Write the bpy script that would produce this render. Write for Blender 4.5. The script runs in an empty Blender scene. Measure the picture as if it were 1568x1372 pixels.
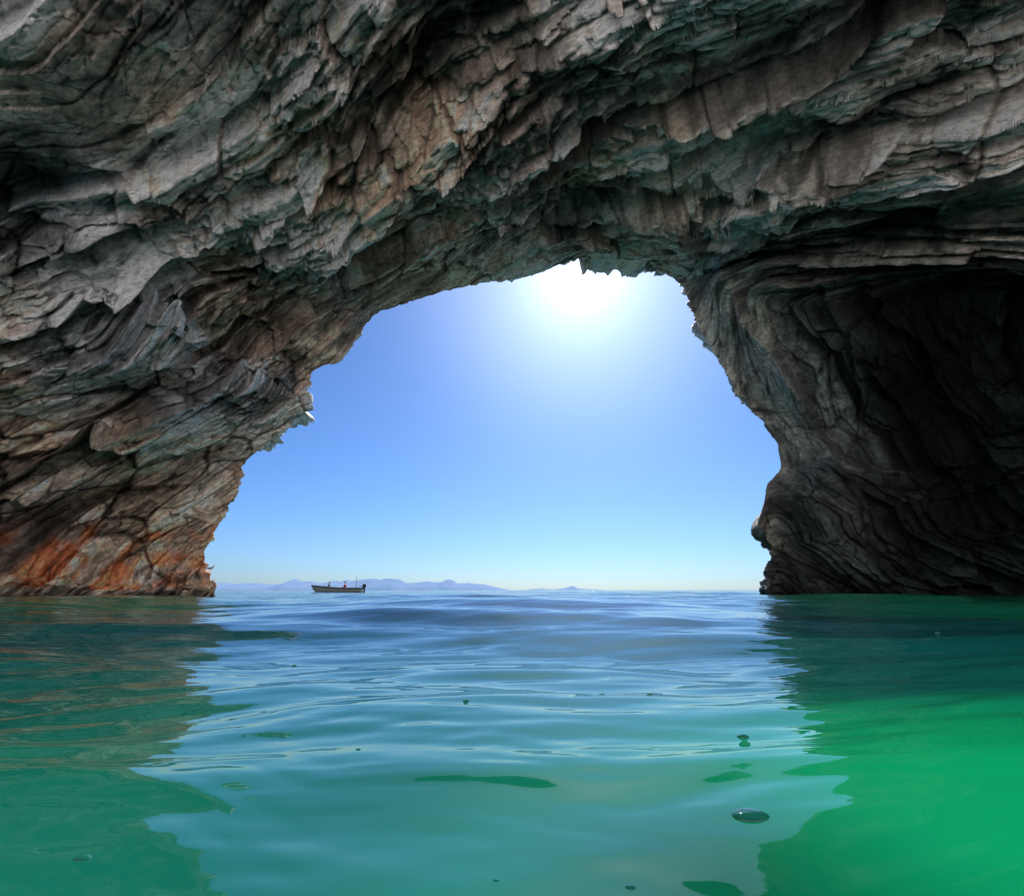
import bpy, math, numpy as np
from mathutils import Vector
import mathutils
rng=np.random.RandomState(7)
scene=bpy.context.scene
scene.view_settings.view_transform='Standard'
scene.view_settings.look='None'
scene.view_settings.exposure=0
scene.view_settings.gamma=1

# ---------------------------------------------------------------- camera
F=718.0; CAMH=0.36
PITCH=math.atan(217/F)
cd=bpy.data.cameras.new("camera"); cam=bpy.data.objects.new("camera",cd)
scene.collection.objects.link(cam); scene.camera=cam
cd.sensor_fit='HORIZONTAL'; cd.sensor_width=36; cd.lens=36*F/1568
cd.clip_start=0.02; cd.clip_end=60000
cam.location=(0,0,CAMH); cam.rotation_euler=(math.pi/2+PITCH,0,0)
cp,sp=math.cos(PITCH),math.sin(PITCH)
def survey(u,v,D):
    """bearing measured in the photograph + distance in metres -> world point"""
    x=(u-784)/F; y=(686-v)/F
    dy=cp-y*sp; dz=sp+y*cp
    return (D*x/dy, D, D*dz/dy+CAMH)
def bearing(P):
    X=P[...,0];Y=P[...,1];Z=P[...,2]-CAMH
    fw=np.maximum(Y*cp+Z*sp,0.3); up=-Y*sp+Z*cp
    return 784+F*X/fw, 686-F*up/fw

# ---------------------------------------------------------------- sky + sun
SD=Vector((0.148,0.842,0.664)).normalized()
EL=math.asin(SD.z); AZ=math.atan2(SD.x,SD.y)
w=bpy.data.worlds.new("World"); scene.world=w; w.use_nodes=True
nt=w.node_tree; bg=nt.nodes["Background"]
sky=nt.nodes.new("ShaderNodeTexSky"); sky.sky_type='NISHITA'; sky.sun_disc=False
sky.sun_elevation=EL; sky.sun_rotation=AZ; sky.air_density=1.0; sky.dust_density=0.5; sky.ozone_density=5.0
tint=nt.nodes.new("ShaderNodeMixRGB"); tint.blend_type='MULTIPLY'; tint.inputs[0].default_value=1; tint.inputs[2].default_value=(.60,.86,1.24,1)
nt.links.new(sky.outputs[0],tint.inputs[1])
# solar aureole (forward scattering around the sun)
wtc=nt.nodes.new("ShaderNodeTexCoord"); dot=nt.nodes.new("ShaderNodeVectorMath"); dot.operation='DOT_PRODUCT'; dot.inputs[1].default_value=SD
nt.links.new(wtc.outputs["Generated"],dot.inputs[0])
mxn=nt.nodes.new("ShaderNodeMath"); mxn.operation='MAXIMUM'; mxn.inputs[1].default_value=0; nt.links.new(dot.outputs["Value"],mxn.inputs[0])
def powr(e,g):
    p=nt.nodes.new("ShaderNodeMath"); p.operation='POWER'; p.inputs[1].default_value=e; nt.links.new(mxn.outputs[0],p.inputs[0])
    q=nt.nodes.new("ShaderNodeMath"); q.operation='MULTIPLY'; q.inputs[1].default_value=g; nt.links.new(p.outputs[0],q.inputs[0]); return q
pa=powr(240,6); pb=powr(30,3.6)
sm_=nt.nodes.new("ShaderNodeMath"); sm_.operation='ADD'; nt.links.new(pa.outputs[0],sm_.inputs[0]); nt.links.new(pb.outputs[0],sm_.inputs[1])
ad=nt.nodes.new("ShaderNodeVectorMath"); ad.operation='MULTIPLY_ADD'; ad.inputs[1].default_value=(1,1,.98)
nt.links.new(sm_.outputs[0],ad.inputs[0]); nt.links.new(tint.outputs[0],ad.inputs[2])
nt.links.new(ad.outputs[0],bg.inputs[0]); bg.inputs[1].default_value=0.10
sl=bpy.data.lights.new("sun","SUN"); sl.energy=5.0; sl.angle=math.radians(0.5); sl.color=(1,0.95,0.88)
so=bpy.data.objects.new("sun",sl); scene.collection.objects.link(so)
so.rotation_euler=(-SD).to_track_quat('-Z','Y').to_euler()

# ---------------------------------------------------------------- numpy noise
perm=rng.permutation(4096).astype(np.int64)
rnd=rng.rand(4096).astype(np.float32)
def H(i,j,k,s=0):
    a=perm[(i+s*131)&4095]; a=perm[(a+j)&4095]; return perm[(a+k)&4095]
def vn(p,s=0):
    f=np.floor(p); i=f.astype(np.int64); t=(p-f).astype(np.float32); t=t*t*t*(t*(t*6-15)+10)
    x,y,z=t[...,0],t[...,1],t[...,2]; I,J,K=i[...,0],i[...,1],i[...,2]
    g=lambda a,b,c: rnd[H(I+a,J+b,K+c,s)]
    l=lambda a,b,t:a+(b-a)*t
    return l(l(l(g(0,0,0),g(1,0,0),x),l(g(0,1,0),g(1,1,0),x),y),l(l(g(0,0,1),g(1,0,1),x),l(g(0,1,1),g(1,1,1),x),y),z)*2-1
def fbm(p,o=4,s=0,g=0.5):
    r=0;a=1
    for k in range(o):
        r=r+a*vn(p*(2.03**k)+17.3*k,s+k); a*=g
    return r
def worley(p,s=0):
    f=np.floor(p).astype(np.int64); sh=p.shape[:-1]
    F1=np.full(sh,9.,np.float32);F2=F1.copy(); idb=np.zeros(sh,np.int64); vec=np.zeros(p.shape,np.float32)
    for a in (-1,0,1):
        for b in (-1,0,1):
            for c in (-1,0,1):
                I=f[...,0]+a;J=f[...,1]+b;K=f[...,2]+c
                h=H(I,J,K,s)
                d=np.stack([p[...,0]-I-rnd[h],p[...,1]-J-rnd[(h+777)&4095],p[...,2]-K-rnd[(h+1555)&4095]],-1).astype(np.float32)
                dd=(d*d).sum(-1)
                m=dd<F1
                F2=np.where(m,F1,np.minimum(F2,dd)); F1=np.where(m,dd,F1)
                idb=np.where(m,h,idb); vec=np.where(m[...,None],d,vec)
    r=lambda o: rnd[(idb+o)&4095]
    tilt=vec[...,0]*(r(11)-.5)+vec[...,1]*(r(222)-.5)+vec[...,2]*(r(333)-.5)
    return np.sqrt(F1),np.sqrt(F2),r(50),tilt
def ss(a,b,x):
    t=np.clip((x-a)/(b-a),0,1); return t*t*(3-2*t)

# ---------------------------------------------------------------- cave
outline=[(332,906),(331,892),(313,875),(316,842),(338,803),(352,775),(370,738),(372,715),(400,690),(438,652),(476,618),(468,603),
(482,570),(524,551),(548,515),(576,481),(620,465),(680,446),(740,435),(800,426),(860,416),(930,405),(995,400),(1006,417),(1046,440),
(1058,470),(1070,502),(1106,560),(1126,602),(1158,636),(1190,680),(1196,718),(1174,742),(1168,775),(1160,808),(1180,835),(1175,870),(1175,904)]
n=len(outline)
pts=[]
for k,(u,v) in enumerate(outline):
    pts.append(survey(u,v,31+5*k/(n-1)))
pts=[(pts[0][0],pts[0][1],-2.5)]+pts+[(pts[-1][0],pts[-1][1],-2.5)]
pts=np.array(pts)
seg=np.r_[0,np.cumsum(np.linalg.norm(np.diff(pts,axis=0),axis=1))]; seg/=seg[-1]
NT=1650; NS=760; NK=70
t=np.linspace(0,1,NT)
P0=np.stack([np.interp(t,seg,pts[:,c]) for c in range(3)],-1)
th=math.pi*(1-t); top=np.sin(th)
def arch(y,cx,W,Hh):
    x=cx+W*np.sign(np.cos(th))*np.abs(np.cos(th))**0.85
    z=-2.5+(Hh+2.5)*np.abs(np.sin(th))**0.72
    return np.stack([x,np.full_like(x,y),z],-1)
P1=P0.copy()
P1[:,0]=P0[:,0]*1.0+ (P0[:,0]-1)*0.42*(1-top*0.3)
P1[:,1]=P0[:,1]-2.8-3.0*top
P1[:,2]=np.where(P0[:,2]<0,P0[:,2],P0[:,2]*(1.10-0.16*top))
P2=arch(17,0,39,24); P3=arch(5.5,0,38,28)
s=np.linspace(0,1,NS)[:,None,None]**1.1
B=(1-s)**3*P0+3*(1-s)**2*s*P1+3*(1-s)*s*s*P2+s**3*P3
cen=np.array([0,0,6.0]); od=P0-cen; od[:,1]=0; od[:,2]=np.maximum(od[:,2],0); od/=np.linalg.norm(od,axis=1)[:,None]
k=np.linspace(1,0,NK+1)[:-1][:,None,None]
O=P0+od*(3.4*k+5*k*k)+np.array([0,1,0])*(2.6*k)
G=np.concatenate([O,B],0).astype(np.float64)
NR=G.shape[0]
Gs=G.copy()
for _ in range(25):
    Gs[1:-1]=(Gs[:-2]+Gs[2:]+2*Gs[1:-1])/4; Gs[:,1:-1]=(Gs[:,:-2]+Gs[:,2:]+2*Gs[:,1:-1])/4
N=np.cross(np.gradient(Gs,axis=0),np.gradient(Gs,axis=1)); N/=np.linalg.norm(N,axis=-1,keepdims=True)+1e-9
mid=G[NK+300,NT//2]
if np.dot(N[NK+300,NT//2],np.array([0,10,3])-mid)<0: N=-N
srow=np.r_[-np.linspace(1,0,NK+1)[:-1],np.linspace(0,1,NS)][:,None]*np.ones((1,NT))
u,v=bearing(G)
G32=G.astype(np.float32)
uw=u+14*fbm(G32*0.18+5,2,140); vw=v+14*fbm(G32*0.18+25,2,150)
def blob(cu,cv,ru,rv,rot=0):
    c_,s_=math.cos(math.radians(rot)),math.sin(math.radians(rot))
    a=(uw-cu)*c_+(vw-cv)*s_; b=-(uw-cu)*s_+(vw-cv)*c_
    return np.exp(-(a/ru)**2-(b/rv)**2)
def lip(p,q,amp,fall,edge=9,side=1):
    """overhanging slab: bulges toward its lower edge line p-q, then steps back sharply"""
    p=np.array(p,float);q=np.array(q,float);L=np.linalg.norm(q-p);d=(q-p)/L
    a=((uw-p[0])*d[0]+(vw-p[1])*d[1])/L; dist=(-(uw-p[0])*d[1]+(vw-p[1])*d[0])*side
    m=ss(-.08,.12,a)*ss(1.08,.88,a)
    return amp*m*np.where(dist<0,np.exp(dist/fall),1-ss(0,edge,dist)*1.25+0.25*ss(edge,fall*.8,dist))
nb=np.array([0.40,0.74,-0.56]); nb/=np.linalg.norm(nb)
nb2=np.array([.80,.15,.55]); nb2/=np.linalg.norm(nb2)
e1=np.cross(nb,[0,0,1]); e1/=np.linalg.norm(e1); e2=np.cross(nb,e1)
wv=fbm(G32*0.06,2,5)*1.6; wv2=fbm(G32*0.30+9,3,9)*0.15
A=G32@e1; Bc=G32@e2
mr=ss(1030,1200,u)*ss(330,470,v)
C1=G32@nb; C2=G32@nb2; pr=np.array([19,30,12.]); C2=C2-pr@nb2+pr@nb
C=C1*(1-mr)+C2*mr+wv+wv2
slabR=blob(1165,555,210,48,58)
right=ss(1130,1300,u)*ss(330,500,v)
slabL=blob(130,120,150,85,20)
finS=np.clip(blob(200,380,190,40,-30),0,1)
smooth=np.clip(right*0.35+slabL*0.9+slabR*0.7+finS*.5+0.6*ss(0.3,0.65,fbm(G32*0.11+55,2,44)),0,0.93)
inn=ss(0.0,0.30,np.abs(srow)); inn2=ss(0.04,0.3,srow)
def layers(C,th_,seed,soft=0.12,sl=.6):
    L=C/th_; i=np.floor(L); f=L-i; i=i.astype(np.int64)
    lat=vn(np.stack([A/(th_*5),Bc/(th_*5),i*7.3],-1),seed)
    a=rnd[perm[(i+seed*37)&4095]]+0.7*lat
    lat2=vn(np.stack([A/(th_*5),Bc/(th_*5),(i+1)*7.3],-1),seed)
    b=rnd[perm[(i+1+seed*37)&4095]]+0.7*lat2
    return a+(b-a)*ss(1-soft,1,f)+ (sl/2-f*sl)*(1-ss(1-soft,1,f)), f
l0,f0=layers(C+1.3,5.2,6,0.05,.8)
l1,f1=layers(C,2.1,1,0.06); l2,f2=layers(C,0.85,2,0.09); l3,f3=layers(C,0.30,3,0.2)
big=fbm(G32*0.075+3,2,20)
pw=np.stack([A*0.16,Bc*0.18,C*0.42],-1)+0.05*fbm(G32*0.5,2,31)[...,None]
a1,b1,i1,t1=worley(pw,3)
pw=np.stack([A*0.42,Bc*0.52,C*1.25],-1)+0.03*fbm(G32*1.2,2,33)[...,None]
a2,b2,i2,t2=worley(pw,4)
pw=np.stack([A*1.3,Bc*1.6,C*3.2],-1)+0.03*fbm(G32*3,2,35)[...,None]
a3,b3,i3,t3=worley(pw,5)
rough=0.5+0.95*ss(-0.5,0.5,fbm(G32*0.13+40,2,41))
lay=(1-0.35*right)
rimtop=1-0.7*ss(0.12,0.0,np.abs(srow))*ss(440,700,u)*ss(1150,1000,u)
disp = inn*( big*1.2 + (l0-0.5)*2.0*inn2*lay*(1-slabR)+(l1-0.5)*1.4*lay*(1-.7*slabR) + (i1-.5)*1.1*(1-smooth)+t1*2.3*(1-0.5*smooth))
disp+= rimtop*(1-smooth)*(0.25+0.75*inn)*rough*((l2-0.5)*0.66*lay+(i2-.5)*0.60+t2*1.25)
disp+= rimtop*(1-smooth*0.85)*rough*(.6+.4*inn)*((l3-.5)*0.15*lay+(i3-.5)*0.22+t3*0.55)
disp+= 0.03*fbm(G32*2.5,3,50)
crk=((1-ss(0,0.05,b1-a1))*0.20+(1-ss(0,0.06,b2-a2))*0.12+(1-ss(0,0.09,b3-a3))*0.045)*(1-0.8*smooth)
disp-= crk*(0.4+0.6*inn)
L_=(lip((-40,560),(372,322),2.8,60)+lip((-40,420),(300,300),1.5,45)+lip((90,215),(330,300),1.2,50)
 +lip((395,345),(560,200),1.3,45)+lip((450,420),(770,150),1.2,55)+lip((690,330),(1010,95),1.4,60)+lip((500,150),(620,-20),1.2,50)
 +lip((1010,372),(1600,215),2.0,50)+lip((1000,300),(1340,150),1.5,45)+lip((1200,250),(1600,90),1.7,40)+lip((1000,175),(1330,20),1.5,45)
 +lip((60,660),(330,520),1.0,45)+lip((0,700),(300,640),.9,40)+lip((30,780),(330,740),.9,35)
 +lip((1110,415),(1300,740),1.6,60,side=-1)+lip((1230,400),(1500,800),1.0,45)+lip((1330,430),(1560,760),1.0,40))
disp+=L_*inn2
disp-= 2.4*blob(130,318,190,38,-14)
disp-= 3.0*blob(30,300,70,110)
disp-= 1.5*blob(660,150,150,30,-15)
disp+= 0.8*slabR*inn2
disp-= 2.6*blob(1440,640,130,200)*inn2
disp-= 1.2*blob(1330,350,260,16,-14)
disp-= 1.5*blob(100,800,150,25,-20)
disp-= 0.9*blob(893,412,55,26)
disp=np.where(G[...,2]<-0.5,disp*0.6,disp)
V=G+N*disp[...,None]
def mix(a,b,m): return a*(1-m[...,None])+np.array(b)*m[...,None]
n1=fbm(G32*0.22+70,4,60); n2=fbm(np.stack([A*.25,Bc*.25,C*1.3],-1),4,70); n3=fbm(G32*1.3,3,80)
n4=fbm(np.stack([A*2.2,Bc*2.2,C*6],-1),3,90); n5=fbm(np.stack([A*.13,Bc*.13,C*.45],-1)+8,3,95)
n6=fbm(G32*0.5+33,4,97)
col=np.ones(G.shape)*np.array([.78,.63,.50])
col=mix(col,[.70,.68,.66],ss(-0.5,0.3,n1)*.85)
col=mix(col,[.80,.50,.35],ss(0.0,0.8,n2)*0.65*blob(620,340,440,260))
col=mix(col,[.93,.88,.80],ss(0.15,0.7,n5)*.7)
col=mix(col,[.58,.62,.67],np.clip(ss(560,220,u)*ss(60,250,v)*ss(780,620,v)*(0.6+0.8*n1),0,1))
col=mix(col,[.68,.65,.61],ss(950,1150,u)*0.8)
col=mix(col,[.56,.58,.52],ss(950,1150,u)*ss(0,.6,n6)*.5)
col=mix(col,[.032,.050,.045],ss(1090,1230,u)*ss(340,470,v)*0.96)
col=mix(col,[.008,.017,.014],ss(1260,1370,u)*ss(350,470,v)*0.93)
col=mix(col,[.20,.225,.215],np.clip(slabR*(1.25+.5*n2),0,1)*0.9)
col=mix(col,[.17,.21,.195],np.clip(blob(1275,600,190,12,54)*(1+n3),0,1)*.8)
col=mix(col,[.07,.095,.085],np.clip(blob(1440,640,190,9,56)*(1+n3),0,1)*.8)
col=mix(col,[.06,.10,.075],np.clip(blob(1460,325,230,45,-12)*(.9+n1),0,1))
col=mix(col,[.62,.60,.53],slabL*0.7)
col=mix(col,[.68,.70,.72],finS*0.8)
col=mix(col,[.80,.84,.88],np.clip(blob(300,215,60,45,50)*(1+n3),0,1)*0.9)
og=ss(790,830,v+12*n1)*ss(908,890,v)*ss(420,250,u)
col=mix(col,[.64,.50,.39],ss(680,780,v)*ss(520,380,u)*0.5)
col=mix(col,[.80,.25,.10],np.clip(og*(0.45+1.1*n2+.9*n3),0,0.92))
rimw=ss(0.08,0.0,np.abs(srow))
col=mix(col,[.66,.39,.23],rimw*np.clip(.35+.6*n2,0,1)*0.6*(1-.8*ss(1040,1100,u)))  # warm sunlight along the rim, painted into the rock colour
wet=ss(0.6,0.15,V[...,2]+0.3*n3)
col=col*(1-0.6*wet[...,None])
col*= np.clip(1.0+0.30*n2+0.30*n3+0.32*n4,.3,1.8)[...,None]
col*= (0.38+0.92*ss(-0.7,0.35,n5))[...,None]
col*= (1-.35*ss(.80,.97,f2)*(1-smooth)-.2*ss(.88,.98,f1)+.22*ss(.35,.05,f2)*(1-smooth))[...,None]  # painted shade at layer undercuts, painted highlight on layer lips
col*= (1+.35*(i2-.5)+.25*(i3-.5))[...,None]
cav=np.clip(crk*5,0,1); col*=(1-0.75*cav)[...,None]  # cracks stained and deepened with painted shade
dark=ss(-0.2,-2.2,disp); col*=(1-0.62*dark)[...,None]  # shade painted into the colour of recessed relief
lite=ss(0.3,1.8,disp); col*=(1+0.3*lite)[...,None]  # highlight painted into the colour of bulging relief
col=np.clip(col*np.array([1.24,1.18,1.16]),0.004,0.88)

def grid_mesh(name,V,NRr,NC,col=None,flip=False,closed=False):
    me=bpy.data.meshes.new(name)
    i=np.arange(NRr-1)[:,None]; j=np.arange(NC if closed else NC-1)[None,:]
    j2=(j+1)%NC
    q=np.stack([i*NC+j,i*NC+j2,(i+1)*NC+j2,(i+1)*NC+j],-1).reshape(-1,4)
    if flip: q=q[:,::-1]
    me.vertices.add(NRr*NC); me.vertices.foreach_set("co",V.reshape(-1).astype(np.float32))
    me.loops.add(q.size); me.loops.foreach_set("vertex_index",q.reshape(-1).astype(np.int32))
    me.polygons.add(len(q)); me.polygons.foreach_set("loop_start",np.arange(0,q.size,4,dtype=np.int32))
    me.polygons.foreach_set("loop_total",np.full(len(q),4,np.int32))
    me.polygons.foreach_set("use_smooth",np.ones(len(q),bool))
    me.update(calc_edges=True)
    if col is not None:
        a=me.color_attributes.new("rock_tint_shade",'FLOAT_COLOR','POINT')
        a.data.foreach_set("color",np.concatenate([col,np.ones(col.shape[:-1]+(1,))],-1).reshape(-1).astype(np.float32))
    ob=bpy.data.objects.new(name,me); scene.collection.objects.link(ob); return ob
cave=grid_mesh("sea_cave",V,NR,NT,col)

class NB:
    def __init__(s,name):
        s.m=bpy.data.materials.new(name); s.m.use_nodes=True; s.t=s.m.node_tree; s.b=s.t.nodes["Principled BSDF"]; s.out=s.t.nodes["Material Output"]
    def n(s,ty,**kw):
        x=s.t.nodes.new(ty)
        for k,v in kw.items():
            if k in x.inputs: x.inputs[k].default_value=v
            else: setattr(x,k,v)
        return x
    def l(s,a,b): s.t.links.new(a,b)
R=NB("cave_rock")
at=R.n("ShaderNodeAttribute",attribute_name="rock_tint_shade")
tc=R.n("ShaderNodeTexCoord")
mp=R.n("ShaderNodeMapping")
rot=mathutils.Matrix([list(e1),list(e2),list(nb)]).to_euler()
mp.inputs["Rotation"].default_value=rot; R.l(tc.outputs["Object"],mp.inputs[0])
mp2=R.n("ShaderNodeMapping"); mp2.inputs["Scale"].default_value=(0.9,0.9,1.8); R.l(mp.outputs[0],mp2.inputs[0])
na=R.n("ShaderNodeTexNoise"); na.inputs["Scale"].default_value=3.0; na.inputs["Detail"].default_value=6; na.inputs["Roughness"].default_value=.76; R.l(mp2.outputs[0],na.inputs["Vector"])
r1=R.n("ShaderNodeMapRange"); r1.inputs[1].default_value=.3; r1.inputs[2].default_value=.7; r1.inputs[3].default_value=.40; r1.inputs[4].default_value=1.65; R.l(na.outputs[0],r1.inputs[0])
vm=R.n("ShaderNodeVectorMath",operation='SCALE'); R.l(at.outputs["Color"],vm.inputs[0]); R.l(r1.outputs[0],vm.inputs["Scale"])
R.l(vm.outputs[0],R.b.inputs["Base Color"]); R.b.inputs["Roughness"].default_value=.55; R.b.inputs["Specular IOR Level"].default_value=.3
bp=R.n("ShaderNodeBump"); bp.inputs["Strength"].default_value=.9; bp.inputs["Distance"].default_value=.17; R.l(na.outputs[0],bp.inputs["Height"]); R.l(bp.outputs[0],R.b.inputs["Normal"])
cave.data.materials.append(R.m)

# ---- unseen pale cliff added behind the cave to bounce sunlight onto its rock
ca=np.linspace(-1.0,1.0,220)*math.radians(100); cz=np.linspace(-3,70,120)
CA,CZ=np.meshgrid(ca,cz)
rad=1+CZ*0.003
cx=np.sin(CA)*48*rad; cy=3-np.cos(CA)*22*rad-0.06*CZ
cp3=np.stack([cx,cy,CZ],-1).astype(np.float32)
dd=fbm(cp3*0.12,4,120)*1.6+fbm(np.stack([cx*.05,cy*.05,CZ*.7],-1),3,130)*0.8
cp3[...,0]-=np.sin(CA)*dd; cp3[...,1]+=np.cos(CA)*dd
cliff=grid_mesh("bounce_cliff",cp3,120,220)
K=NB("pale_bounce_rock"); K.b.inputs["Roughness"].default_value=.9
tc=K.n("ShaderNodeTexCoord"); mpk=K.n("ShaderNodeMapping"); mpk.inputs["Scale"].default_value=(.2,.2,1.2); K.l(tc.outputs["Object"],mpk.inputs[0])
nz=K.n("ShaderNodeTexNoise"); nz.inputs["Scale"].default_value=1; nz.inputs["Detail"].default_value=3; K.l(mpk.outputs[0],nz.inputs["Vector"])
rp=K.n("ShaderNodeMixRGB"); rp.inputs[1].default_value=(.86,.79,.73,1); rp.inputs[2].default_value=(.88,.84,.80,1); K.l(nz.outputs[0],rp.inputs[0]); K.l(rp.outputs[0],K.b.inputs["Base Color"])
cliff.data.materials.append(K.m)

# ---------------------------------------------------------------- water
NRI=980; NA=680
r=np.geomspace(0.03,32000,NRI)[:,None]; ang=np.linspace(0,2*np.pi,NA,endpoint=False)
ang=ang-0.45*np.sin(ang); ang=ang[None,:]
X=r*np.sin(ang); Y=r*np.cos(ang)
sp_r=r*(math.log(32000/0.03)/NRI)
h=np.zeros_like(X)
wr=np.random.RandomState(23)
qx=X+0.30*np.sin(Y*0.9+1)+0.10*np.sin(X*2.1+Y*1.3); qy=Y+0.20*np.sin(X*0.8+.5)+0.05*np.sin(X*2.6-Y*1.1+2)
for lam in np.geomspace(0.09,16,56):
    lam*=wr.uniform(.9,1.1)
    d=wr.normal(0,0.38); kx=math.sin(d);ky=math.cos(d)
    sl_=0.010 if lam<0.4 else (0.016 if lam<1.0 else (0.020 if lam<4 else 0.012))
    amp=sl_*lam/(2*math.pi)*2*wr.uniform(.5,1.3)
    fade=ss(3.0,7.0,lam/sp_r)
    ph=2*math.pi/lam*(kx*qx+ky*qy)+wr.uniform(0,6.28)
    grp=0.6+0.6*np.sin(2*math.pi/(lam*4.3)*(ky*qx*0.7-kx*qy+0.5*qy)+wr.uniform(0,6.28))
    if lam<0.4: grp=np.maximum(grp-.35,0)*1.6
    h+=amp*fade*grp*(np.sin(ph)+0.25*np.cos(2*ph))
# level the swell right under the photographer
sel=(np.abs(X)<.7)&(Y>.55)&(Y<1.5)
Am=np.stack([X[sel],Y[sel],np.ones(sel.sum())],1); co,_,_,_=np.linalg.lstsq(Am,h[sel],rcond=None)
h-=(co[0]*X+(co[1]+.006)*Y+co[2])*np.exp(-(r/2.6)**2)
yy=Y-1.12-0.05*np.sin(X*1.9+1.2)-0.03*X
h+=0.012*np.where(yy<0,np.exp(-(yy/0.13)**2),np.exp(-(yy/0.18)**2))*np.exp(-((X-0.1)/0.9)**2)*(Y>0)
h+=0.0007*np.sin((yy)*95+3*np.sin(X*3)+2*np.sin(X*7))*np.exp(-((yy+.02)/0.10)**2)*np.exp(-((X-0.1)/0.8)**2)*(Y>0)
Wv=np.stack([X,Y,h],-1)
water=grid_mesh("sea_water",Wv,NRI,NA,closed=True)
p0=water.data.polygons[NA*400]
if p0.normal.z<0: water.data.flip_normals()
M=NB("sea_water"); b=M.b
b.inputs["Roughness"].default_value=.02; b.inputs["IOR"].default_value=1.38
tc=M.n("ShaderNodeTexCoord")
nz=M.n("ShaderNodeTexNoise"); nz.inputs["Scale"].default_value=.5; nz.inputs["Detail"].default_value=2; M.l(tc.outputs["Object"],nz.inputs["Vector"])
rp=M.n("ShaderNodeMixRGB"); rp.inputs[1].default_value=(.003,.085,.062,1); rp.inputs[2].default_value=(.006,.20,.125,1); M.l(nz.outputs[0],rp.inputs[0])
ln=M.n("ShaderNodeVectorMath",operation='LENGTH'); M.l(tc.outputs["Object"],ln.inputs[0])
dm=M.n("ShaderNodeMapRange"); dm.inputs[1].default_value=0.9; dm.inputs[2].default_value=7; M.l(ln.outputs["Value"],dm.inputs[0])
dp=M.n("ShaderNodeMixRGB"); dp.inputs[2].default_value=(.003,.036,.060,1); M.l(dm.outputs[0],dp.inputs[0]); M.l(rp.outputs[0],dp.inputs[1])
# shallower, greener water along both cave walls
sx=M.n("ShaderNodeSeparateXYZ"); M.l(tc.outputs["Object"],sx.inputs[0])
ab=M.n("ShaderNodeMath",operation='ABSOLUTE'); M.l(sx.outputs[0],ab.inputs[0])
sh=M.n("ShaderNodeMapRange"); sh.interpolation_type='SMOOTHSTEP'; sh.inputs[1].default_value=1.0; sh.inputs[2].default_value=10; M.l(ab.outputs[0],sh.inputs[0])
d1=M.n("ShaderNodeMixRGB"); d1.inputs[2].default_value=(.003,.070,.042,1); M.l(sh.outputs[0],d1.inputs[0]); M.l(dp.outputs[0],d1.inputs[1])
sv=M.n("ShaderNodeVectorMath",operation='DISTANCE'); M.l(tc.outputs["Object"],sv.inputs[0]); sv.inputs[1].default_value=(1.25,.85,0)
nsv=M.n("ShaderNodeMath",operation='MULTIPLY_ADD'); M.l(nz.outputs[0],nsv.inputs[0]); nsv.inputs[1].default_value=1.0; M.l(sv.outputs["Value"],nsv.inputs[2])
sm=M.n("ShaderNodeMapRange"); sm.interpolation_type='SMOOTHSTEP'; sm.inputs[1].default_value=2.0; sm.inputs[2].default_value=.7; M.l(nsv.outputs[0],sm.inputs[0])
d2=M.n("ShaderNodeMixRGB"); d2.inputs[2].default_value=(.003,.33,.12,1); M.l(sm.outputs[0],d2.inputs[0]); M.l(d1.outputs[0],d2.inputs[1])
M.l(d2.outputs[0],b.inputs["Base Color"])
mp=M.n("ShaderNodeMapping"); mp.inputs["Scale"].default_value=(.5,1.5,1); M.l(tc.outputs["Object"],mp.inputs[0])
n_=M.n("ShaderNodeTexNoise"); n_.inputs["Scale"].default_value=1.0; n_.inputs["Detail"].default_value=4; n_.inputs["Roughness"].default_value=.55; M.l(mp.outputs[0],n_.inputs["Vector"])
bs=M.n("ShaderNodeMapRange"); bs.inputs[1].default_value=3; bs.inputs[2].default_value=30; bs.inputs[3].default_value=.08; bs.inputs[4].default_value=1.0; M.l(ln.outputs["Value"],bs.inputs[0])
bm_=M.n("ShaderNodeBump"); M.l(bs.outputs[0],bm_.inputs["Strength"]); bm_.inputs["Distance"].default_value=.16; M.l(n_.outputs[0],bm_.inputs["Height"]); M.l(bm_.outputs[0],b.inputs["Normal"])
water.data.materials.append(M.m)

# floating bubbles (one mesh of flattened domes)
bv=[];bf=[]
for (uu_,vv_,rp_,fl) in [(1150,1252,26,.28),(1136,1115,9,.5),(714,1058,6,.5),(921,1045,6,.5),(993,1040,5,.5),(550,1132,5,.5),(965,1350,8,.5),(760,1335,5,.5),(455,984,4,.6),(668,984,4,.6),(1434,961,3,.7),(122,1330,10,.4)]:
    x=(uu_-784)/F; y=(686-vv_)/F; dy=cp-y*sp; dz=sp+y*cp
    D=-CAMH/dz; px,py=x*D,dy*D; rad_=rp_/F*D*math.sqrt(1+x*x+y*y)*.8
    ii=np.argmin((X-px)**2+(Y-py)**2); z0=h.flat[ii]
    o=len(bv); m_,q_=14,6
    for i in range(q_):
        a=math.pi/2*i/q_
        for j in range(m_):
            bb=2*math.pi*j/m_; bv.append((px+rad_*math.cos(a)*math.cos(bb),py+rad_*math.cos(a)*math.sin(bb)*.8,z0-.001+rad_*fl*math.sin(a)))
    bv.append((px,py,z0-.001+rad_*fl)); tp=len(bv)-1
    for i in range(q_-1):
        for j in range(m_): bf.append((o+i*m_+j,o+i*m_+(j+1)%m_,o+(i+1)*m_+(j+1)%m_,o+(i+1)*m_+j))
    for j in range(m_): bf.append((o+(q_-1)*m_+j,o+(q_-1)*m_+(j+1)%m_,tp))
me=bpy.data.meshes.new("water_bubbles"); me.from_pydata(bv,[],bf)
for p in me.polygons: p.use_smooth=True
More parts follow.
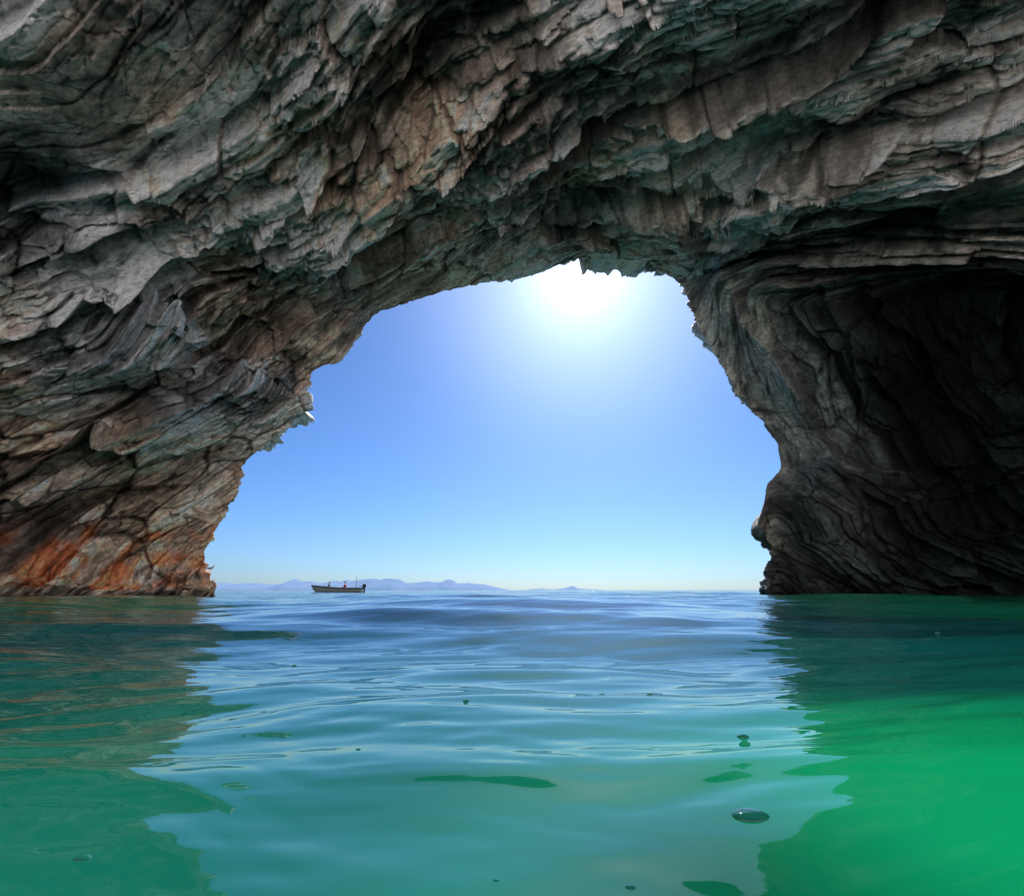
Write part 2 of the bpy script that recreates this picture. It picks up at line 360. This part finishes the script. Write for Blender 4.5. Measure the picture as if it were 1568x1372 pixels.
BM=NB("bubble_film"); BM.b.inputs["Base Color"].default_value=(.01,.14,.10,1); BM.b.inputs["Roughness"].default_value=.03; BM.b.inputs["IOR"].default_value=1.4
me.materials.append(BM.m); scene.collection.objects.link(bpy.data.objects.new("water_bubbles",me))

# ---------------------------------------------------------------- islands
IM=NB("hazy_hills")
IM.b.inputs["Roughness"].default_value=1; IM.b.inputs["Specular IOR Level"].default_value=0
tc=IM.n("ShaderNodeTexCoord"); nz=IM.n("ShaderNodeTexNoise"); nz.inputs["Scale"].default_value=.004; nz.inputs["Detail"].default_value=6; IM.l(tc.outputs["Object"],nz.inputs["Vector"])
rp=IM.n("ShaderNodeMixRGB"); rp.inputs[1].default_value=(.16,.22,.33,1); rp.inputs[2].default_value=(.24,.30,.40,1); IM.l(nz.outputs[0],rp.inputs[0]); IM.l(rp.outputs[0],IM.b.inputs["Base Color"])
IM.b.inputs["Emission Color"].default_value=(.24,.42,.70,1); IM.b.inputs["Emission Strength"].default_value=.58  # glow painted in as aerial haze over 9 km
def island(prof,D,depth,seed):
    us=np.array([p[0] for p in prof],float); vs=np.array([p[1] for p in prof],float)
    uu=np.linspace(us[0],us[-1],400); vv=np.interp(uu,us,vs)
    vv=vv-np.clip((903-vv)*.12,0,1.6)*fbm(np.stack([uu/9,uu*0,uu*0+seed],-1),3,seed)
    rows=[]; nn=24
    for i in range(nn):
        f=i/(nn-1)
        P=np.array([survey(a,b_,D) for a,b_ in zip(uu,vv)]); P[:,2]=np.maximum(P[:,2],0)
        dep=(f-0.5)*depth; shp=max(0,1-abs(f-.5)*2)**0.8
        ns=vn(np.stack([P[:,0]/260,np.full(len(P),f*6.),P[:,0]*0+seed],-1),seed)*0.25+vn(np.stack([P[:,0]/90,np.full(len(P),f*12.),P[:,0]*0+seed],-1),seed+1)*0.12
        z=P[:,2]*shp*(1+ns*(1-shp))-4*(shp==0)
        rows.append(np.stack([P[:,0],P[:,1]+dep,z],-1))
    ob=grid_mesh("distant_island",np.array(rows),nn,400)
    ob.data.materials.append(IM.m)
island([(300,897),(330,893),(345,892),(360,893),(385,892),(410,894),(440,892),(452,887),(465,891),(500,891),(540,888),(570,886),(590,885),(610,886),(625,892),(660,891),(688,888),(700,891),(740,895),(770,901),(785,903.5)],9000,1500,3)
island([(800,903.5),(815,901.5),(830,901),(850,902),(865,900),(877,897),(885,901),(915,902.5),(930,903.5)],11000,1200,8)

# ---------------------------------------------------------------- fishing boat
def simple(name,c,rough=.5):
    m=NB(name); tc=m.n("ShaderNodeTexCoord"); nz=m.n("ShaderNodeTexNoise"); nz.inputs["Scale"].default_value=6; nz.inputs["Detail"].default_value=5; m.l(tc.outputs["Object"],nz.inputs["Vector"])
    rp=m.n("ShaderNodeMixRGB"); rp.inputs[1].default_value=tuple(x*.75 for x in c)+(1,); rp.inputs[2].default_value=tuple(min(1,x*1.2) for x in c)+(1,); m.l(nz.outputs[0],rp.inputs[0]); m.l(rp.outputs[0],m.b.inputs["Base Color"]); m.b.inputs["Roughness"].default_value=rough
    return m.m
m_hull=simple("hull_paint",(.42,.40,.32)); m_in=simple("boat_interior",(.45,.45,.40)); m_dark=simple("dark_plastic",(.03,.03,.035)); m_trim=simple("hull_trim",(.07,.12,.14))
m_skin=simple("skin",(.38,.22,.15)); m_red=simple("red_shirt",(.60,.03,.03)); m_blue=simple("blue_shirt",(.08,.13,.25)); m_pants=simple("dark_trousers",(.04,.045,.06)); m_hat=simple("straw_hat",(.5,.42,.28)); m_metal=simple("metal_pole",(.2,.2,.2))
boat=bpy.data.objects.new("fishing_boat",None); scene.collection.objects.link(boat)
bx,by,_=survey(517,905,62); boat.location=(bx,by,0)
def addm(name,verts,faces,mats,parent,fm=None,smooth=False):
    me=bpy.data.meshes.new(name); me.from_pydata(verts,[],faces)
    for m in mats: me.materials.append(m)
    if fm:
        for p,i in zip(me.polygons,fm): p.material_index=i
    for p in me.polygons: p.use_smooth=smooth
    ob=bpy.data.objects.new(name,me); scene.collection.objects.link(ob); ob.parent=parent; return ob
st=[]; NSx=26
for i in range(NSx):
    f=i/(NSx-1); x=3.1-6.3*f
    hb=0.82*(1-max(0,(f-.45)/.55)**2.3)+0.02; sheer=.62+0.50*max(0,f-.35)**1.6*1.3; keel=-.22+0.75*max(0,(f-.8)/.2)**2*0.9; rake=-.25*max(0,f-.8)/.2
    o=[]
    for (yy_,zz,rk) in [(0,keel,0),(.62,keel+.13,.1),(.9,keel+(sheer-keel)*.45,.5),(.97,keel+(sheer-keel)*.8,.8),(1.0,sheer,1.),(.93,sheer+.02,1.),(.88,sheer-.04,1.),(.82,keel+(sheer-keel)*.5,.5),(.5,keel+.2,.1),(0,keel+.16,0)]:
        o.append((x+rake*rk,hb*yy_,zz))
    st.append(o)
vs_=[];fs=[];fm=[]
for side in (1,-1):
    off=len(vs_)
    for o in st: vs_+= [(a,b_*side,c) for a,b_,c in o]
    for i in range(NSx-1):
        for j in range(9):
            q=[off+i*10+j,off+i*10+j+1,off+(i+1)*10+j+1,off+(i+1)*10+j]
            fs.append(q if side==1 else q[::-1]); fm.append(1 if j in(3,) else (2 if j>5 else 0))
fs.append([0,1,2,3,4]+[NSx*10+j for j in (4,3,2,1)]); fm.append(0)
addm("hull",vs_,fs,[m_hull,m_trim,m_in],boat,fm)
def boxm(name,c,sz,mat,par,bev=.02,rot=(0,0,0)):
    x,y,z=[a/2 for a in sz]
    V_=[(-x,-y,-z),(x,-y,-z),(x,y,-z),(-x,y,-z),(-x,-y,z),(x,-y,z),(x,y,z),(-x,y,z)]
    ob=addm(name,V_,[(0,3,2,1),(4,5,6,7),(0,1,5,4),(1,2,6,5),(2,3,7,6),(3,0,4,7)],[mat],par); ob.location=c; ob.rotation_euler=rot
    mo=ob.modifiers.new("b","BEVEL"); mo.width=bev; mo.segments=2; return ob
for i,x in enumerate((1.9,.5,-.9)): boxm("bench_%d"%(i+1),(x,0,.36),(.3,1.46,.05),m_in,boat)
boxm("foredeck",(-2.2,0,.66),(1.0,.9,.05),m_hull,boat)
boxm("motor_cowling",(3.32,0,.86),(.42,.34,.42),m_dark,boat,.08)
boxm("motor_leg",(3.36,0,.3),(.16,.12,.9),m_dark,boat,.03)
boxm("motor_bracket",(3.14,0,.55),(.2,.3,.2),m_dark,boat,.03)
boxm("tiller",(2.9,.08,.8),(.5,.05,.05),m_dark,boat,.01)
boxm("fuel_tank",(2.5,.3,.2),(.45,.35,.3),m_red,boat,.05)
boxm("cooler",(-.2,-.2,.3),(.55,.4,.4),m_hat,boat,.03)
def tube(name,pts,rads,mat,par,sub=2):
    me=bpy.data.meshes.new(name); vs=[p for ch in pts for p in ch]; ed=[];k=0
    for ch in pts:
        ed+=[(k+i,k+i+1) for i in range(len(ch)-1)]; k+=len(ch)
    key={};mp_=[];nv=[];nr=[]
    rr_=[q for ch in rads for q in ch]
    for p,q in zip(vs,rr_):
        kk=tuple(round(c,4) for c in p)
        if kk not in key: key[kk]=len(nv); nv.append(p); nr.append(q)
        mp_.append(key[kk])
    me.from_pydata(nv,[(mp_[a],mp_[b_]) for a,b_ in ed],[])
    ob=bpy.data.objects.new(name,me); scene.collection.objects.link(ob); ob.parent=par
    mo=ob.modifiers.new("skin","SKIN")
    for i,q in enumerate(nr):
        me.skin_vertices[0].data[i].radius=(q,q); me.skin_vertices[0].data[i].use_root=(i==0)
    s_=ob.modifiers.new("s","SUBSURF"); s_.levels=sub; s_.render_levels=sub
    me.materials.append(mat); return ob
tube("antenna_pole",[[(2.45,-.6,.4),(2.45,-.6,1.2),(2.47,-.6,2.0)]],[[.035,.03,.025]],m_metal,boat,1)
tube("fishing_rod",[[(-1.7,.3,.6),(-2.1,.45,1.15)]],[[.02,.012]],m_metal,boat,1)
def person(x,y,z,shirt,face,lean=0.05,arm=(.35,-.15)):
    e=bpy.data.objects.new("person",None); scene.collection.objects.link(e); e.location=(bx+x,by+y,z); e.scale=(face,1,1)
    pel=(0,0,.1)
    sh=(lean,0,.58)
    tube("torso_and_arms",[[pel,(lean*.4,0,.3),sh,(lean,0,.68)],
        [sh,(lean,.2,.55),(lean+.08,.27,.3),(lean+arm[0],.2,.22)],[sh,(lean,-.2,.55),(lean+.08,-.27,.3),(lean+arm[0],-.2,.22+arm[1]*.3)]],
        [[.15,.14,.13,.055],[.13,.075,.055,.042],[.13,.075,.055,.042]],shirt,e)
    tube("legs",[[pel,(.05,.1,.08),(.45,.13,.1),(.5,.13,-.33),(.62,.13,-.36)],[pel,(.05,-.1,.08),(.45,-.13,.1),(.5,-.13,-.33),(.62,-.13,-.36)]],
        [[.15,.1,.075,.05,.04],[.15,.1,.075,.05,.04]],m_pants,e)
    hd=tube("head",[[(lean,0,.66),(lean+.01,0,.74),(lean+.02,0,.83),(lean+.02,0,.9)]],[[.05,.065,.09,.07]],m_skin,e)
    tube("nose",[[(lean+.10,0,.82),(lean+.125,0,.8)]],[[.015,.018]],m_skin,e,1)
    tube("cap",[[(lean+.01,0,.88),(lean+.01,0,.95)]],[[.10,.075]],m_hat if shirt!=m_red else m_dark,e)
    tube("cap_brim",[[(lean+.08,0,.89),(lean+.2,0,.87)]],[[.05,.03]],m_hat if shirt!=m_red else m_dark,e,1)
    for sgn in (1,-1):
        hx=lean+arm[0]; hz=.22+(arm[1]*.3 if sgn<0 else 0)
        base=(hx,sgn*.2,hz)
        chs=[[base,(hx+.06,sgn*.2,hz-.01)]]; rd=[[.035,.03]]
        for q,fo in enumerate((-.03,-.01,.01,.03)):
            L=(.07,.085,.08,.06)[q]; chs.append([(hx+.06,sgn*.2,hz-.01),(hx+.06+L*.6,sgn*.2+fo,hz-.015),(hx+.06+L,sgn*.2+fo*1.1,hz-.04)]); rd.append([.03,.01,.008])
        chs.append([(hx+.02,sgn*.2,hz),(hx+.05,sgn*.15,hz+.02)]); rd.append([.02,.01])
        tube("hand",chs,rd,m_skin,e,1)
    return e
person(-1.25,.05,.42,m_blue,1)
person(.95,-.05,.42,m_red,-1)

# ---------------------------------------------------------------- gull on the rock ledge at the left of the entrance
try:
    tgt=np.array(survey(320,886,30.8))
    m_=(np.abs(V[...,0]-tgt[0])<.45)&(np.abs(V[...,1]-tgt[1])<1.2)&(V[...,2]<tgt[2]+.7)&(V[...,2]>.2)
    if m_.any():
        cand=V[m_]; g0=cand[np.argmax(cand[:,2]-0.3*np.abs(cand[:,0]-tgt[0]))]
        m_w=simple("white_feathers",(.75,.75,.74)); m_g=simple("grey_wing",(.28,.30,.33)); m_y=simple("yellow_bill",(.7,.45,.08))
        gull=bpy.data.objects.new("seagull",None); scene.collection.objects.link(gull); gull.location=(g0[0],g0[1],g0[2]+.13)
        tube("body",[[(-.20,0,.02),(-.08,0,.05),(.05,0,.08),(.13,0,.14),(.15,0,.23),(.19,0,.26)]],[[.02,.07,.085,.06,.04,.035]],m_w,gull)
        for sg in (1,-1):
            tube("wing",[[(.08,sg*.07,.10),(-.08,sg*.085,.08),(-.27,sg*.03,.03)]],[[.03,.045,.012]],m_g,gull)
            tube("leg",[[(0,sg*.03,.02),(.01,sg*.03,-.07),(0,sg*.03,-.13),(.05,sg*.03,-.135)]],[[.012,.007,.007,.01]],m_y,gull,1)
        tube("bill",[[(.21,0,.26),(.28,0,.245)]],[[.012,.006]],m_y,gull,1)
except Exception as ex:
    print("gull skipped",ex)
